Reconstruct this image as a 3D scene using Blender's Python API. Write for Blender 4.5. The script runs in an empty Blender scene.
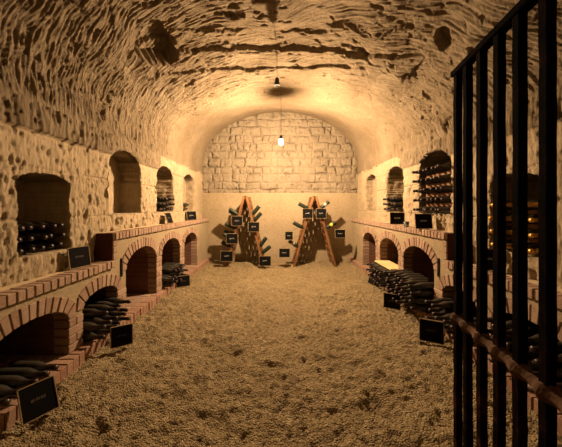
import bpy, bmesh, math, random
import numpy as np
from mathutils import Vector, Matrix, Quaternion

random.seed(11)
rng = np.random.default_rng(7)
SC = bpy.context.scene
COL = SC.collection
PI = math.pi

# ------------------------------------------------------------------ noise
_perm = rng.permutation(256)
_perm = np.concatenate([_perm, _perm, _perm])
_grad = rng.normal(size=(256, 3))
_grad /= np.linalg.norm(_grad, axis=1)[:, None]


def perlin(x, y, z=0.0):
    x, y, z = np.broadcast_arrays(np.asarray(x, float), np.asarray(y, float), np.asarray(z, float))
    xi, yi, zi = np.floor(x).astype(int), np.floor(y).astype(int), np.floor(z).astype(int)
    xf, yf, zf = x - xi, y - yi, z - zi
    u, v, w = (t * t * t * (t * (t * 6 - 15) + 10) for t in (xf, yf, zf))

    def g(dx, dy, dz):
        h = _perm[_perm[_perm[(xi + dx) & 255] + ((yi + dy) & 255)] + ((zi + dz) & 255)]
        gr = _grad[h]
        return gr[..., 0] * (xf - dx) + gr[..., 1] * (yf - dy) + gr[..., 2] * (zf - dz)
    a = g(0, 0, 0) * (1 - u) + g(1, 0, 0) * u
    b = g(0, 1, 0) * (1 - u) + g(1, 1, 0) * u
    c = g(0, 0, 1) * (1 - u) + g(1, 0, 1) * u
    d = g(0, 1, 1) * (1 - u) + g(1, 1, 1) * u
    return ((a * (1 - v) + b * v) * (1 - w) + (c * (1 - v) + d * v) * w) * 1.5


def fbm(x, y, z=0.0, o=4):
    s, a, f = 0, 1.0, 1.0
    for i in range(o):
        s = s + a * perlin(x * f + 17.3 * i, y * f - 9.1 * i, z)
        a *= 0.5
        f *= 2.03
    return s


def worley(x, y, seed=0):
    """F1, F2 distances and the random value of the nearest cell"""
    x = np.asarray(x, float)
    y = np.asarray(y, float)
    xi, yi = np.floor(x).astype(int), np.floor(y).astype(int)
    f1 = np.full(x.shape, 9.0)
    f2 = np.full(x.shape, 9.0)
    rid = np.zeros(x.shape)
    for dx in (-1, 0, 1):
        for dy in (-1, 0, 1):
            h = _perm[_perm[(xi + dx + seed * 31) & 255] + ((yi + dy) & 255)]
            px = xi + dx + ((h * 37) % 256) / 256.0
            py = yi + dy + ((h * 91 + 13) % 256) / 256.0
            d = np.hypot(px - x, py - y)
            near = d < f1
            f2 = np.where(near, f1, np.minimum(f2, d))
            rid = np.where(near, ((h * 57 + 5) % 256) / 256.0, rid)
            f1 = np.where(near, d, f1)
    return f1, f2, rid


def sstep(a, b, x):
    t = np.clip((x - a) / (b - a), 0, 1)
    return t * t * (3 - 2 * t)


# ------------------------------------------------------------------ materials
def nt(name):
    m = bpy.data.materials.new(name)
    m.use_nodes = True
    n = m.node_tree
    b = n.nodes['Principled BSDF']
    b.inputs['Specular IOR Level'].default_value = 0.2
    return m, n, b


def N(n, kind, **kw):
    x = n.nodes.new(kind)
    for k, v in kw.items():
        if k in x.inputs:
            x.inputs[k].default_value = v
        else:
            setattr(x, k, v)
    return x


def ramp(n, fac, stops):
    r = n.nodes.new('ShaderNodeValToRGB')
    e = r.color_ramp.elements
    while len(e) < len(stops):
        e.new(0.5)
    for i, (p, c) in enumerate(stops):
        e[i].position = p
        e[i].color = (*c, 1)
    n.links.new(fac, r.inputs['Fac'])
    return r.outputs['Color']


def coords(n, scale=(1, 1, 1)):
    tc = n.nodes.new('ShaderNodeTexCoord')
    mp = n.nodes.new('ShaderNodeMapping')
    mp.inputs['Scale'].default_value = scale
    n.links.new(tc.outputs['Object'], mp.inputs['Vector'])
    return mp.outputs['Vector']


def noise(n, vec, scale, detail=5, rough=0.6):
    x = N(n, 'ShaderNodeTexNoise', Scale=scale, Detail=detail, Roughness=rough)
    n.links.new(vec, x.inputs['Vector'])
    return x.outputs['Fac']


def bump(n, b, height, strength, dist, prev=None):
    x = N(n, 'ShaderNodeBump', Strength=strength, Distance=dist)
    n.links.new(height, x.inputs['Height'])
    if prev is not None:
        n.links.new(prev, x.inputs['Normal'])
    n.links.new(x.outputs['Normal'], b.inputs['Normal'])
    return x.outputs['Normal']


def mix(n, fac, a, b, blend='MIX'):
    x = n.nodes.new('ShaderNodeMix')
    x.data_type = 'RGBA'
    x.blend_type = blend
    if isinstance(fac, float):
        x.inputs[0].default_value = fac
    else:
        n.links.new(fac, x.inputs[0])
    for s, v in ((6, a), (7, b)):
        if isinstance(v, tuple):
            x.inputs[s].default_value = (*v, 1)
        else:
            n.links.new(v, x.inputs[s])
    return x.outputs[2]


def m_stone(name, c0, c1, c2, fine=0.5, stretch=(1, 1, 1), stain=0.35):
    m, n, b = nt(name)
    v = coords(n)
    big = noise(n, v, 1.7, 6, .65)
    col = ramp(n, big, [(.3, c0), (.52, c1), (.72, c2)])
    vs = coords(n, stretch)
    sm = noise(n, vs, 26, 6, .7)
    col = mix(n, stain, col, ramp(n, sm, [(.33, tuple(x * .55 for x in c0)), (.5, c1), (.7, c2)]))
    n.links.new(col, b.inputs['Base Color'])
    b.inputs['Roughness'].default_value = .93
    b.inputs['Specular IOR Level'].default_value = .1
    p = bump(n, b, noise(n, vs, 38, 6, .7), fine, .02)
    bump(n, b, noise(n, v, 170, 3, .7), fine * .8, .006, p)
    return m


def m_brick(name, c0, c1):
    m, n, b = nt(name)
    g = n.nodes.new('ShaderNodeNewGeometry')
    col = ramp(n, g.outputs['Random Per Island'], [(.0, c0), (.45, tuple((x + y) / 2 for x, y in zip(c0, c1))), (.75, c1), (1.0, tuple(x * .8 for x in c0))])
    v = coords(n)
    col = mix(n, .35, col, ramp(n, noise(n, v, 40, 5, .7), [(.3, tuple(x * .5 for x in c0)), (.6, c1)]))
    n.links.new(col, b.inputs['Base Color'])
    b.inputs['Roughness'].default_value = .88
    b.inputs['Specular IOR Level'].default_value = .15
    bump(n, b, noise(n, v, 110, 4, .7), .45, .008)
    return m


def m_simple(name, col, rough=.6, spec=.2, metal=0.0, bs=0.0, scale=80, var=.25, coat=0.0):
    m, n, b = nt(name)
    v = coords(n)
    c = mix(n, noise(n, v, scale * .4, 4, .6), tuple(x * (1 - var) for x in col), tuple(min(1, x * (1 + var)) for x in col))
    n.links.new(c, b.inputs['Base Color'])
    b.inputs['Roughness'].default_value = rough
    b.inputs['Specular IOR Level'].default_value = spec
    b.inputs['Metallic'].default_value = metal
    b.inputs['Coat Weight'].default_value = coat
    if bs:
        bump(n, b, noise(n, v, scale, 4, .65), bs, .01)
    return m


def m_wood(name, c0, c1, axis=(1, 1, 12)):
    m, n, b = nt(name)
    v = coords(n, axis)
    f = noise(n, v, 6, 6, .6)
    n.links.new(ramp(n, f, [(.3, c0), (.65, c1)]), b.inputs['Base Color'])
    b.inputs['Roughness'].default_value = .65
    bump(n, b, f, .25, .005)
    return m


def m_gravel():
    m, n, b = nt('tan_gravel')
    v = coords(n)
    vo = N(n, 'ShaderNodeTexVoronoi', Scale=95.0)
    n.links.new(v, vo.inputs['Vector'])
    sep = n.nodes.new('ShaderNodeSeparateColor')
    n.links.new(vo.outputs['Color'], sep.inputs[0])
    peb = ramp(n, sep.outputs[0], [(0, (0.094, 0.065, 0.032)), (.4, (0.238, 0.176, 0.094)), (.75, (0.324, 0.248, 0.140)), (1, (0.446, 0.360, 0.223))])
    col = mix(n, .5, peb, ramp(n, noise(n, v, 3.0, 5, .65), [(.35, (0.180, 0.130, 0.065)), (.65, (0.302, 0.227, 0.122))]))
    n.links.new(col, b.inputs['Base Color'])
    b.inputs['Roughness'].default_value = .95
    b.inputs['Specular IOR Level'].default_value = .08
    inv = N(n, 'ShaderNodeMath', operation='SUBTRACT')
    inv.inputs[0].default_value = 1
    n.links.new(vo.outputs['Distance'], inv.inputs[1])
    p = bump(n, b, inv.outputs[0], 1.0, .013)
    bump(n, b, noise(n, v, 30, 5, .7), .5, .02, p)
    return m


def m_alcove():
    m, n, b = nt('old_red_brick_lining')
    uv = n.nodes.new('ShaderNodeUVMap')
    br = n.nodes.new('ShaderNodeTexBrick')
    n.links.new(uv.outputs[0], br.inputs['Vector'])
    br.inputs['Scale'].default_value = 1
    br.inputs['Brick Width'].default_value = .2
    br.inputs['Row Height'].default_value = .062
    br.inputs['Mortar Size'].default_value = .006
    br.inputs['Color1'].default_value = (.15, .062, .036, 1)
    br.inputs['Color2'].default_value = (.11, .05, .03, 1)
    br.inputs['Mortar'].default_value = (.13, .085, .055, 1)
    n.links.new(br.outputs['Color'], b.inputs['Base Color'])
    b.inputs['Roughness'].default_value = .92
    bump(n, b, noise(n, coords(n), 70, 4, .7), .4, .01)
    return m


def m_rust():
    m, n, b = nt('rusted_wrought_iron')
    v = coords(n)
    f = noise(n, v, 14, 6, .7)
    sx = n.nodes.new('ShaderNodeSeparateXYZ')
    n.links.new(v, sx.inputs[0])
    mr = N(n, 'ShaderNodeMapRange')
    for k_, v_ in (('From Min', .9), ('From Max', .3), ('To Min', 0.0), ('To Max', .17)):
        mr.inputs[k_].default_value = v_
    n.links.new(sx.outputs[2], mr.inputs['Value'])
    ad = N(n, 'ShaderNodeMath', operation='ADD')
    n.links.new(f, ad.inputs[0])
    n.links.new(mr.outputs[0], ad.inputs[1])
    n.links.new(ramp(n, ad.outputs[0], [(.46, (.0035, .003, .0028)), (.64, (.010, .005, .004)), (.84, (.055, .022, .011))]), b.inputs['Base Color'])
    b.inputs['Roughness'].default_value = .95
    b.inputs['Specular IOR Level'].default_value = .01
    bump(n, b, noise(n, v, 60, 4, .7), .5, .006)
    return m


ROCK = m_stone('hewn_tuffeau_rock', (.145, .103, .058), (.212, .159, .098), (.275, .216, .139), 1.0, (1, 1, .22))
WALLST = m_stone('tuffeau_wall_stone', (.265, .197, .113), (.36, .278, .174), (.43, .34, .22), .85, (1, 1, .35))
PLASTER = m_stone('lime_plaster', (0.252, 0.191, 0.112), (0.302, 0.234, 0.144), (0.346, 0.274, 0.173), .4)
BLOCK = m_stone('squared_stone_blocks', (.165, .130, .086), (.215, .172, .116), (.265, .215, .150), .7)
BRICK = m_brick('terracotta_brick', (.235, .140, .092), (.365, .255, .178))
CURBBRICK = m_brick('curb_brick', (.255, .130, .084), (.345, .215, .146))
ALCOVE = m_alcove()
STEPRED = m_simple('shaded_red_brick', (.055, .020, .013), .8, .1, 0, .3, 30)  # step-end brick with the shade put into its colour
MORTAR = m_stone('pale_mortar', (.40, .30, .18), (.52, .40, .25), (.6, .47, .3), .5)
GRAVEL = m_gravel()


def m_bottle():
    m, n, b = nt('dark_bottle_glass_dust_and_highlight')
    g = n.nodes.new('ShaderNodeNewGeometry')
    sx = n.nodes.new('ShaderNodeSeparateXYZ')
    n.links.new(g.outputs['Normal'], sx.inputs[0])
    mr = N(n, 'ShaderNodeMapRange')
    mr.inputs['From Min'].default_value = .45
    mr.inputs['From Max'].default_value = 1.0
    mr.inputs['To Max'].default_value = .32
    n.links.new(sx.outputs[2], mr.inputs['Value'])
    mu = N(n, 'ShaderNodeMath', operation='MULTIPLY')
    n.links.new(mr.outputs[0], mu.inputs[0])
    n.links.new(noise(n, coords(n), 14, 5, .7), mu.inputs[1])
    n.links.new(mix(n, mu.outputs[0], (.008, .008, .006), (.22, .175, .12)), b.inputs['Base Color'])  # dust plus highlights along the upward sides, painted pale into the colour
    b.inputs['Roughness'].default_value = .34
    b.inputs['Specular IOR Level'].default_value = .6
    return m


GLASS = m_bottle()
GREEN = m_simple('green_champagne_glass', (.010, .017, .007), .45, .35, 0, .0, 30, .4)
FOIL = m_simple('dark_foil', (.035, .022, .018), .4, .5, .3)
GOLD = m_simple('gold_foil', (.55, .30, .06), .38, .5, .7)
PAPER = m_simple('cream_paper_label', (.36, .33, .24), .8)
YPAPER = m_simple('yellow_paper_label', (.68, .47, .06), .8)
SLATE = m_simple('black_slate', (.006, .0055, .005), .85, .06, 0, .15)
FRAME = m_wood('pale_wood_frame', (.20, .135, .065), (.33, .235, .12), (5, 5, 5))
CHALK = m_simple('chalk', (.55, .52, .45), .9)
GREYMK = m_simple('faded_chalk', (.13, .11, .09), .9)
RACKWOOD = m_wood('stained_oak', (.09, .038, .014), (.22, .105, .042), (3, 3, .6))
LATHWOOD = m_wood('pale_pine', (.55, .38, .16), (.72, .53, .26), (2, 1, 6))
IRON = m_rust()
RUST = m_simple('orange_rust', (.085, .043, .021), .85, .1, 0, .5, 40, .85)
BLACKP = m_simple('black_bakelite', (.012, .011, .01), .5, .4)
CABLE = m_simple('brown_cable', (.10, .07, .04), .7)
CLEAR, _n, _b = nt('clear_glass')
_b.inputs['Transmission Weight'].default_value = .9
_b.inputs['Roughness'].default_value = .08
_b.inputs['Base Color'].default_value = (.95, .95, .92, 1)
WAX = m_simple('white_wax', (.8, .76, .66), .5)
BULB, _n, _b = nt('lit_bulb_glass')
_b.inputs['Base Color'].default_value = (1, .95, .85, 1)
LAMP_COL = (1.0, .69, .41)
_b.inputs['Emission Color'].default_value = (*LAMP_COL, 1)
_b.inputs['Emission Strength'].default_value = 5600.0


# ------------------------------------------------------------------ mesh building
class MB:
    def __init__(s):
        s.v, s.f, s.m, s.uv = [], [], [], []

    def add(s, verts, faces, mat=0, uvs=None):
        k = len(s.v)
        s.v += [tuple(p) for p in verts]
        for i, f in enumerate(faces):
            s.f.append([k + j for j in f])
            s.m.append(mat)
            s.uv.append(uvs[i] if uvs else None)

    def hexa(s, p, mat=0):
        s.add(p, [(0, 3, 2, 1), (4, 5, 6, 7), (0, 1, 5, 4), (1, 2, 6, 5), (2, 3, 7, 6), (3, 0, 4, 7)], mat)

    def box(s, x0, x1, y0, y1, z0, z1, mat=0, j=0.0):
        r = lambda: random.uniform(-j, j) if j else 0
        s.hexa([(x + r(), y + r(), z + r()) for z in (z0, z1) for x, y in ((x0, y0), (x1, y0), (x1, y1), (x0, y1))], mat)

    def obox(s, c, ax, ay, az, mat=0):
        """box at centre c with half-extent vectors"""
        c, ax, ay, az = map(Vector, (c, ax, ay, az))
        s.hexa([c + sx * ax + sy * ay + sz * az for sz in (-1, 1) for sx, sy in ((-1, -1), (1, -1), (1, 1), (-1, 1))], mat)

    def tube(s, pts, r, seg=8, mat=0, caps=True):
        pts = [Vector(p) for p in pts]
        rs = r if isinstance(r, (list, tuple)) else [r] * len(pts)
        rings = []
        for i, p in enumerate(pts):
            t = (pts[min(i + 1, len(pts) - 1)] - pts[max(i - 1, 0)]).normalized()
            a = t.orthogonal().normalized() if abs(t.z) > .9 else t.cross(Vector((0, 0, 1))).normalized()
            b = t.cross(a)
            rings.append([p + rs[i] * (math.cos(2 * PI * k / seg) * a + math.sin(2 * PI * k / seg) * b) for k in range(seg)])
        vs = [q for g in rings for q in g]
        fs = [(i * seg + k, i * seg + (k + 1) % seg, (i + 1) * seg + (k + 1) % seg, (i + 1) * seg + k) for i in range(len(pts) - 1) for k in range(seg)]
        if caps:
            fs += [tuple(range(seg))[::-1], tuple(range((len(pts) - 1) * seg, len(pts) * seg))]
        s.add(vs, fs, mat)

    def lathe(s, prof, seg=16, mat=0, mats=None):
        vs = [(r * math.cos(2 * PI * k / seg), r * math.sin(2 * PI * k / seg), z) for r, z in prof for k in range(seg)]
        for i in range(len(prof) - 1):
            fs = [(i * seg + k, i * seg + (k + 1) % seg, (i + 1) * seg + (k + 1) % seg, (i + 1) * seg + k) for k in range(seg)]
            if i == 0:
                s.add(vs, fs, mats[0] if mats else mat)
                base = len(s.v) - len(vs)
            else:
                for f in fs:
                    s.f.append([base + j for j in f])
                    s.m.append(mats[i] if mats else mat)
                    s.uv.append(None)

    def mesh(s, name, mats, bevel=0, smooth=False):
        me = bpy.data.meshes.new(name)
        me.from_pydata(s.v, [], s.f)
        for m in (mats if isinstance(mats, (list, tuple)) else [mats]):
            me.materials.append(m)
        me.polygons.foreach_set('material_index', s.m)
        if any(u is not None for u in s.uv):
            lay = me.uv_layers.new(name='UVMap')
            for p, u in zip(me.polygons, s.uv):
                if u:
                    for li, q in zip(p.loop_indices, u):
                        lay.data[li].uv = q
        if bevel:
            bm = bmesh.new()
            bm.from_mesh(me)
            bmesh.ops.bevel(bm, geom=bm.edges[:], offset=bevel, segments=1, affect='EDGES', clamp_overlap=True)
            bm.to_mesh(me)
            bm.free()
        if smooth:
            me.polygons.foreach_set('use_smooth', [True] * len(me.polygons))
        me.update()
        return me

    def build(s, name, mats, parent=None, bevel=0, smooth=False, loc=None):
        return link(name, s.mesh(name, mats, bevel, smooth), parent, loc)


def link(name, data, parent=None, loc=None):
    o = bpy.data.objects.new(name, data)
    COL.objects.link(o)
    if parent:
        o.parent = parent
    if loc is not None:
        o.location = loc
    return o


def tag(o, label=None, cat=None, group=None, kind=None):
    for k, v in (('label', label), ('category', cat), ('group', group), ('kind', kind)):
        if v:
            o[k] = v
    return o


def empty(name, loc, label, cat, group=None, rz=0):
    o = link(name, None, None, loc)
    o.rotation_euler.z = rz
    return tag(o, label, cat, group)


def gridmesh(name, P, mats, keep=None, midx=None, smooth=True):
    """P: (n, m, 3) array of points -> quads"""
    n, m = P.shape[:2]
    idx = np.arange(n * m).reshape(n, m)
    q = np.stack([idx[:-1, :-1], idx[1:, :-1], idx[1:, 1:], idx[:-1, 1:]], -1).reshape(-1, 4)
    if keep is not None:
        q = q[keep.reshape(-1)]
    return arrmesh(name, P.reshape(-1, 3), q, mats, midx, smooth)


def arrmesh(name, V, Q, mats, midx=None, smooth=True):
    me = bpy.data.meshes.new(name)
    me.vertices.add(len(V))
    me.vertices.foreach_set('co', np.ascontiguousarray(V, dtype=np.float32).ravel())
    me.loops.add(Q.size)
    me.loops.foreach_set('vertex_index', np.ascontiguousarray(Q, dtype=np.int32).ravel())
    me.polygons.add(len(Q))
    me.polygons.foreach_set('loop_start', np.arange(0, Q.size, 4, dtype=np.int32))
    me.polygons.foreach_set('loop_total', np.full(len(Q), 4, dtype=np.int32))
    for m in (mats if isinstance(mats, (list, tuple)) else [mats]):
        me.materials.append(m)
    if midx is not None:
        me.polygons.foreach_set('material_index', np.asarray(midx, dtype=np.int32))
    me.polygons.foreach_set('use_smooth', np.full(len(Q), smooth))
    me.update(calc_edges=True)
    me.validate()
    return me


# ------------------------------------------------------------------ the room
YB = 6.0          # end wall
YF = -1.3         # wall behind the viewer
WX = 1.77         # niche wall
CX = 1.60         # counter face
SPR = 2.13
Y_STEP = 2.585
LOW, HIGH = .69, .95
# niches: y0, y1, sill, spring, crown   (same on both sides)
NICHES = [(1.824, 2.275, .85, 1.385, 1.455), (2.795, 3.44, 1.125, 1.64, 1.845),
          (3.885, 4.505, 1.125, 1.64, 1.83), (4.92, 5.52, 1.125, 1.64, 1.825)]
ARCHES = [(1.446, 2.04, .345, .474), (2.185, 2.65, .37, .474), (2.80, 3.49, .545, .736),
          (3.64, 4.31, .55, .737), (4.50, 5.186, .55, .736)]
SILL = .085


def wallx(y):
    return WX - .045 * sstep(4.6, 6.0, y)


def crown(y):
    y = np.asarray(y, float)
    return np.interp(y, [0, 2.6, 3.6, 4.3, 4.8, 5.3, 6.0], [3.16, 3.12, 3.06, 3.03, 3.06, 3.14, 3.31])


def build_ceiling():
    ys = np.concatenate([np.linspace(YF, 1.0, 40)[:-1], np.arange(1.0, 1.5, .02), np.arange(1.5, 4.2, .0064), np.arange(4.2, YB + .001, .0125), [YB + .12]])
    # arc-length-like parameter
    t = np.linspace(0, 1, 560)
    Yg, T = np.meshgrid(ys, t, indexing='ij')
    a, zc = wallx(Yg), crown(Yg)
    b = zc - SPR
    LV = SPR - 1.93
    # profile: 0..tv straight left, ellipse, straight right
    tot = 2 * LV + 4.6
    s = T * tot
    th = np.clip((s - LV) / 4.6, 0, 1) * PI
    # even out the ellipse speed a little
    X = -a * np.cos(th)
    Z = SPR + b * np.sin(th)
    Z = np.where(s < LV, 1.93 + s, np.where(s > tot - LV, 1.93 + (tot - s), Z))
    nx = np.where((s < LV), 1, np.where(s > tot - LV, -1, np.cos(th) / a))
    nz = np.where((s < LV) | (s > tot - LV), 0, -np.sin(th) / b)
    L = np.hypot(nx, nz)
    nx, nz = nx / L, nz / L
    v = s - tot / 2
    r = 1 - sstep(4.0, 5.0, Yg + .15 * sstep(1.6, .4, np.abs(v)) + .25 * perlin(v * 1.1, Yg * .8, 3))
    # broad swell
    d = (.012 + .045 * r) * fbm(Yg * 1.1, v * 1.1, 1.0, 3)
    d += (.005 + .004 * r) * fbm(Yg * 6, v * 4, 2.0, 5)
    # pick strokes: furrows that follow the arc on the left, lean on the right
    lean = np.where(v > 0, .60 * v, .10 * v)
    warp = .020 * perlin(Yg * 3, v * 2, 5.0) + .006 * perlin(Yg * 9, v * 5, 5.5)
    fur = np.sqrt(np.abs(perlin((Yg + lean + warp) * 19, v * 1.6, 7.0)) + .002)
    fur2 = np.sqrt(np.abs(perlin((Yg + lean - warp) * 34, v * 2.6, 8.0)) + .002)
    fur3 = np.sqrt(np.abs(perlin((Yg + lean - warp) * 56, v * 4.5, 18.0)) + .002)
    side = sstep(.2, 1.0, np.abs(v))
    d += r * (.004 + .006 * side) * (.9 - fur * 2) + r * (.005 + .0065 * side) * (.9 - fur2 * 2) + r * (.004 + .005 * side) * (.9 - fur3 * 2)
    # chipped pits with hard edges
    f1, f2, rid = worley(Yg * 6.5 + .5 * perlin(Yg * 11, v * 11), v * 3.6 + .5 * perlin(Yg * 11, v * 11, 4), 1)
    d += r * np.where(rid > .92, .035 * sstep(.32, .2, f1), 0)
    f1, f2, rid = worley(Yg * 17 + .4 * perlin(Yg * 22, v * 22, 2), v * 8 + .4 * perlin(Yg * 20, v * 20), 2)
    d += (.25 + .75 * r) * np.where(rid > .8, .016 * sstep(.34, .2, f1), 0)
    # ledges where slabs have fallen from the vault: it steps up toward the viewer
    mid = sstep(1.75, 1.1, np.abs(v + .05))
    flat = (Z - 1.2) / 1.86
    jag = .05 * fbm(v * 5, 2.5, 1, 4)
    y1 = 3.66 * flat + .16 * perlin(v * 1.3, 1.5) + jag - .10 * np.clip(v, -1, 1)
    d += mid * .040 * sstep(.012, -.006, Yg - y1) * sstep(-.3, .25, perlin(v * 1.2 + 4.4, 3.0) + .25)
    y2 = 3.33 * flat + .14 * perlin(v * 1.1, 7.7) + .06 * fbm(v * 5, 6.5, 1, 4)
    d += mid * .055 * sstep(.012, -.008, Yg - y2) * sstep(-.15, .4, perlin(v * 1.1 + 9.4, 5.0) + .25)
    y3 = 3.02 * flat + .14 * perlin(v * 1.4, 11.7) + .06 * fbm(v * 6, 9.5, 1, 4)
    d += mid * .035 * sstep(.012, -.008, Yg - y3) * sstep(-.2, .3, perlin(v * 1.3 + 2.4, 8.0))
    # a torn hollow with hanging slab edges high on the left shoulder
    hx, hy = (v + 1.16) / .20, (Yg - 2.86) / .30
    rr = hx * hx + hy * hy + .7 * fbm(Yg * 3.5, v * 3.5, 9.0, 4)
    d += .20 * sstep(1.0, .9, rr)
    # broken flakes on the shoulders: tilted facets
    for fs_, amp, sd in ((2.6, .060, 4), (6.0, .028, 7)):
        wx_, wy_ = .3 * fbm(v * 3, Yg * 3, sd, 3), .3 * fbm(v * 3, Yg * 3, sd + 5, 3)
        f1, f2, rid = worley(Yg * fs_ + wx_, v * fs_ * .8 + wy_, sd)
        brk = r * sstep(3.6, 3.2, Yg) * sstep(1.7, 1.2, np.abs(v)) * sstep(.0, .3, perlin(Yg * 1.4, v * 1.4, sd * 2.2))
        d += brk * amp * (rid - .5 + (f1 - .35) * (rid - .3) * 1.5)
    hx, hy = (v - 1.42) / .10, (Yg - 2.45) / .10
    d += .10 * sstep(1.05, .85, hx * hx + hy * hy + .5 * perlin(Yg * 6, v * 6))
    # fade displacement at both feet and at the end wall
    fade = sstep(0, .12, np.minimum(s, tot - s)) * .8 + .2
    endf = 1 - .7 * sstep(5.6, 6.0, Yg)
    d = d * fade * endf
    # the rock above stands a little proud of the dressed course
    P = np.stack([X - nx * d, Yg, Z - nz * d], -1)
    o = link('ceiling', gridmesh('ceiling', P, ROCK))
    tag(o, 'rough hewn vaulted tuffeau ceiling', None, None, 'structure')


def niche_inside(yy, zz):
    ins = np.zeros(yy.shape, bool)
    for (y0, y1, s, sp, c) in NICHES:
        yc, hw = (y0 + y1) / 2, (y1 - y0) / 2
        top = np.where(np.abs(yy - yc) < hw, sp + (c - sp) * np.sqrt(np.clip(1 - ((yy - yc) / hw) ** 2, 0, 1)), -1)
        ins |= (np.abs(yy - yc) < hw) & (zz > s) & (zz < top)
    return ins


def snap_to_outline(y, z):
    best, out = 9, (y, z)
    for (y0, y1, s, sp, c) in NICHES:
        yc, hw = (y0 + y1) / 2, (y1 - y0) / 2
        if not (y0 - .05 < y < y1 + .05):
            continue
        cand = [(min(max(y, y0), y1), s), (y0, min(max(z, s), sp)), (y1, min(max(z, s), sp))]
        th = math.atan2((z - sp) / max(.01, c - sp), (y - yc) / hw)
        if 0 <= th <= PI:
            cand.append((yc + hw * math.cos(th), sp + (c - sp) * math.sin(th)))
        for q in cand:
            dd = math.hypot(q[0] - y, q[1] - z)
            if dd < best:
                best, out = dd, q
    return out if best < .03 else (y, z)


def build_side_wall(side):
    """side -1 left, +1 right"""
    nz_off = 0 if side < 0 else 40.0
    ys = np.concatenate([np.linspace(YF, 1.2, 30)[:-1], np.arange(1.2, YB + .001, .0095), [YB + .1]])
    zs = np.arange(.60, 1.965, .0095)
    Yg, Zg = np.meshgrid(ys, zs, indexing='ij')
    yc = (Yg[:-1, :-1] + Yg[1:, 1:]) / 2
    zc = (Zg[:-1, :-1] + Zg[1:, 1:]) / 2
    ragged = .020 * fbm(yc * 9 + nz_off, zc * 9, 3.0, 3)
    ins = niche_inside(yc + ragged, zc + ragged * (zc > 1.2))
    drop = (yc > Y_STEP + .02) & (zc < .88)
    # snap rim vertices
    iv = np.zeros(Yg.shape, bool)
    ov = np.zeros(Yg.shape, bool)
    for a in (0, 1):
        for b in (0, 1):
            iv[a:a + ins.shape[0], b:b + ins.shape[1]] |= ins
            ov[a:a + ins.shape[0], b:b + ins.shape[1]] |= ~ins
    rim = iv & ov
    for i, j in zip(*np.nonzero(rim)):
        ny, nzz = snap_to_outline(Yg[i, j], Zg[i, j])
        k = .4
        Yg[i, j] += k * (ny - Yg[i, j])
        Zg[i, j] += k * (nzz - Zg[i, j])
    Yn = Yg + nz_off
    # dressed-stone face: vertical pick marks, pits, course joints
    r = 1 - .55 * sstep(4.0, 5.6, Yg)
    d = .014 * fbm(Yn * 1.6, Zg * 1.6, 1.0, 3) + .008 * fbm(Yn * 7, Zg * 5, 1.0, 4)
    mk = np.sqrt(np.abs(perlin(Yn * 22 + perlin(Yn * 4, Zg * 4) * .8, Zg * 3.5, 4.0)) + .002)
    mk = mk * .6 + .5 * np.sqrt(np.abs(perlin(Yn * 46, Zg * 11, 14.0)) + .002)
    band = np.where(Zg > 1.49, .45, 1.0)
    d += r * band * .016 * (.8 - mk * 1.6)
    f1, f2, rid = worley(Yn * 13 + .4 * perlin(Yn * 14, Zg * 14), Zg * 6 + .4 * perlin(Yn * 14, Zg * 14, 3), 3)
    d += r * band * np.where(rid > .72, .028 * sstep(.36, .22, f1), 0)
    f1, f2, rid = worley(Yn * 28, Zg * 13, 6)
    d += r * np.where(rid > .66, .014 * sstep(.38, .2, f1), 0)
    for zj, w in ((1.485, .008), (1.74, .010), (1.115, .006)):
        wob = zj + .008 * perlin(Yn * 3, zj * 7)
        d += .018 * np.exp(-((Zg - wob) / w) ** 2) * (.4 + .6 * sstep(-.2, .3, perlin(Yn * 2.2, zj * 3)))
    for k, yj in enumerate((1.5, 2.5, 3.62, 4.72)):
        d += .010 * np.exp(-((Yg - yj - .02 * perlin(Zg * 5, k * 3.1)) / .007) ** 2) * (Zg > 1.48)
    up = sstep(1.735, 1.755, Zg) * (1 - sstep(3.9, 4.9, Yg))
    fur = np.abs(perlin((Yn + .1 * Zg) * 22 + perlin(Yn * 3, Zg * 2) * .4, Zg * 2.0, 7.0))
    d += up * (.009 * (.9 - np.sqrt(fur) * 2) + .008 * (.9 - 2 * np.sqrt(np.abs(perlin(Yn * 40, Zg * 3, 8.0)) + .002)) + .03 * fbm(Yn * 1.1, Zg * 1.1, 1.0, 4) - .015)
    d = np.where(rim, np.abs(d) * .5 + .008 * perlin(Yn * 30, Zg * 30), d)
    X = wallx(Yg) + d
    V = np.stack([side * X, Yg, Zg], -1).reshape(-1, 3)
    n, m = Yg.shape
    idx = np.arange(n * m).reshape(n, m)
    q = np.stack([idx[:-1, :-1], idx[1:, :-1], idx[1:, 1:], idx[:-1, 1:]], -1)
    Q = [q[(~ins) & (~drop)].reshape(-1, 4)]
    # niche reveals
    steps = 14
    dl = (.40, .26, .36, .15) if side < 0 else (.40, .40, .36, .12)
    mid_y = np.array([(a[0] + a[1]) / 2 for a in NICHES])
    dep = np.array(dl)[np.abs(Yg[..., None] - mid_y).argmin(-1)]
    nv = len(V)
    lay = [idx]
    newV = [V]
    for s in range(1, steps + 1):
        ids = np.full((n, m), -1)
        sel = iv if s == steps else rim
        k = int(sel.sum())
        ids[sel] = np.arange(nv, nv + k)
        nv += k
        yy, zz = Yg[sel], Zg[sel]
        dx = dep[sel] * s / steps
        jy = .012 * perlin(yy * 12 + nz_off, zz * 12, dx * 14 + 3)
        jz = .012 * perlin(yy * 12, zz * 12 + 9 + nz_off, dx * 14)
        xx = WX + .01 + dx + (.012 * fbm(yy * 7 + nz_off, zz * 7, 3.3, 3) if s == steps else 0)
        jy = np.where(zz > 9, 0, jy)
        newV.append(np.stack([side * (xx + 0 * yy), yy + jy, zz + jz * .6], -1))
        lay.append(ids)
    # rim edges between an inside and an outside cell
    pad = np.zeros((ins.shape[0] + 2, ins.shape[1] + 2), bool)
    pad[1:-1, 1:-1] = ins
    E = []
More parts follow.
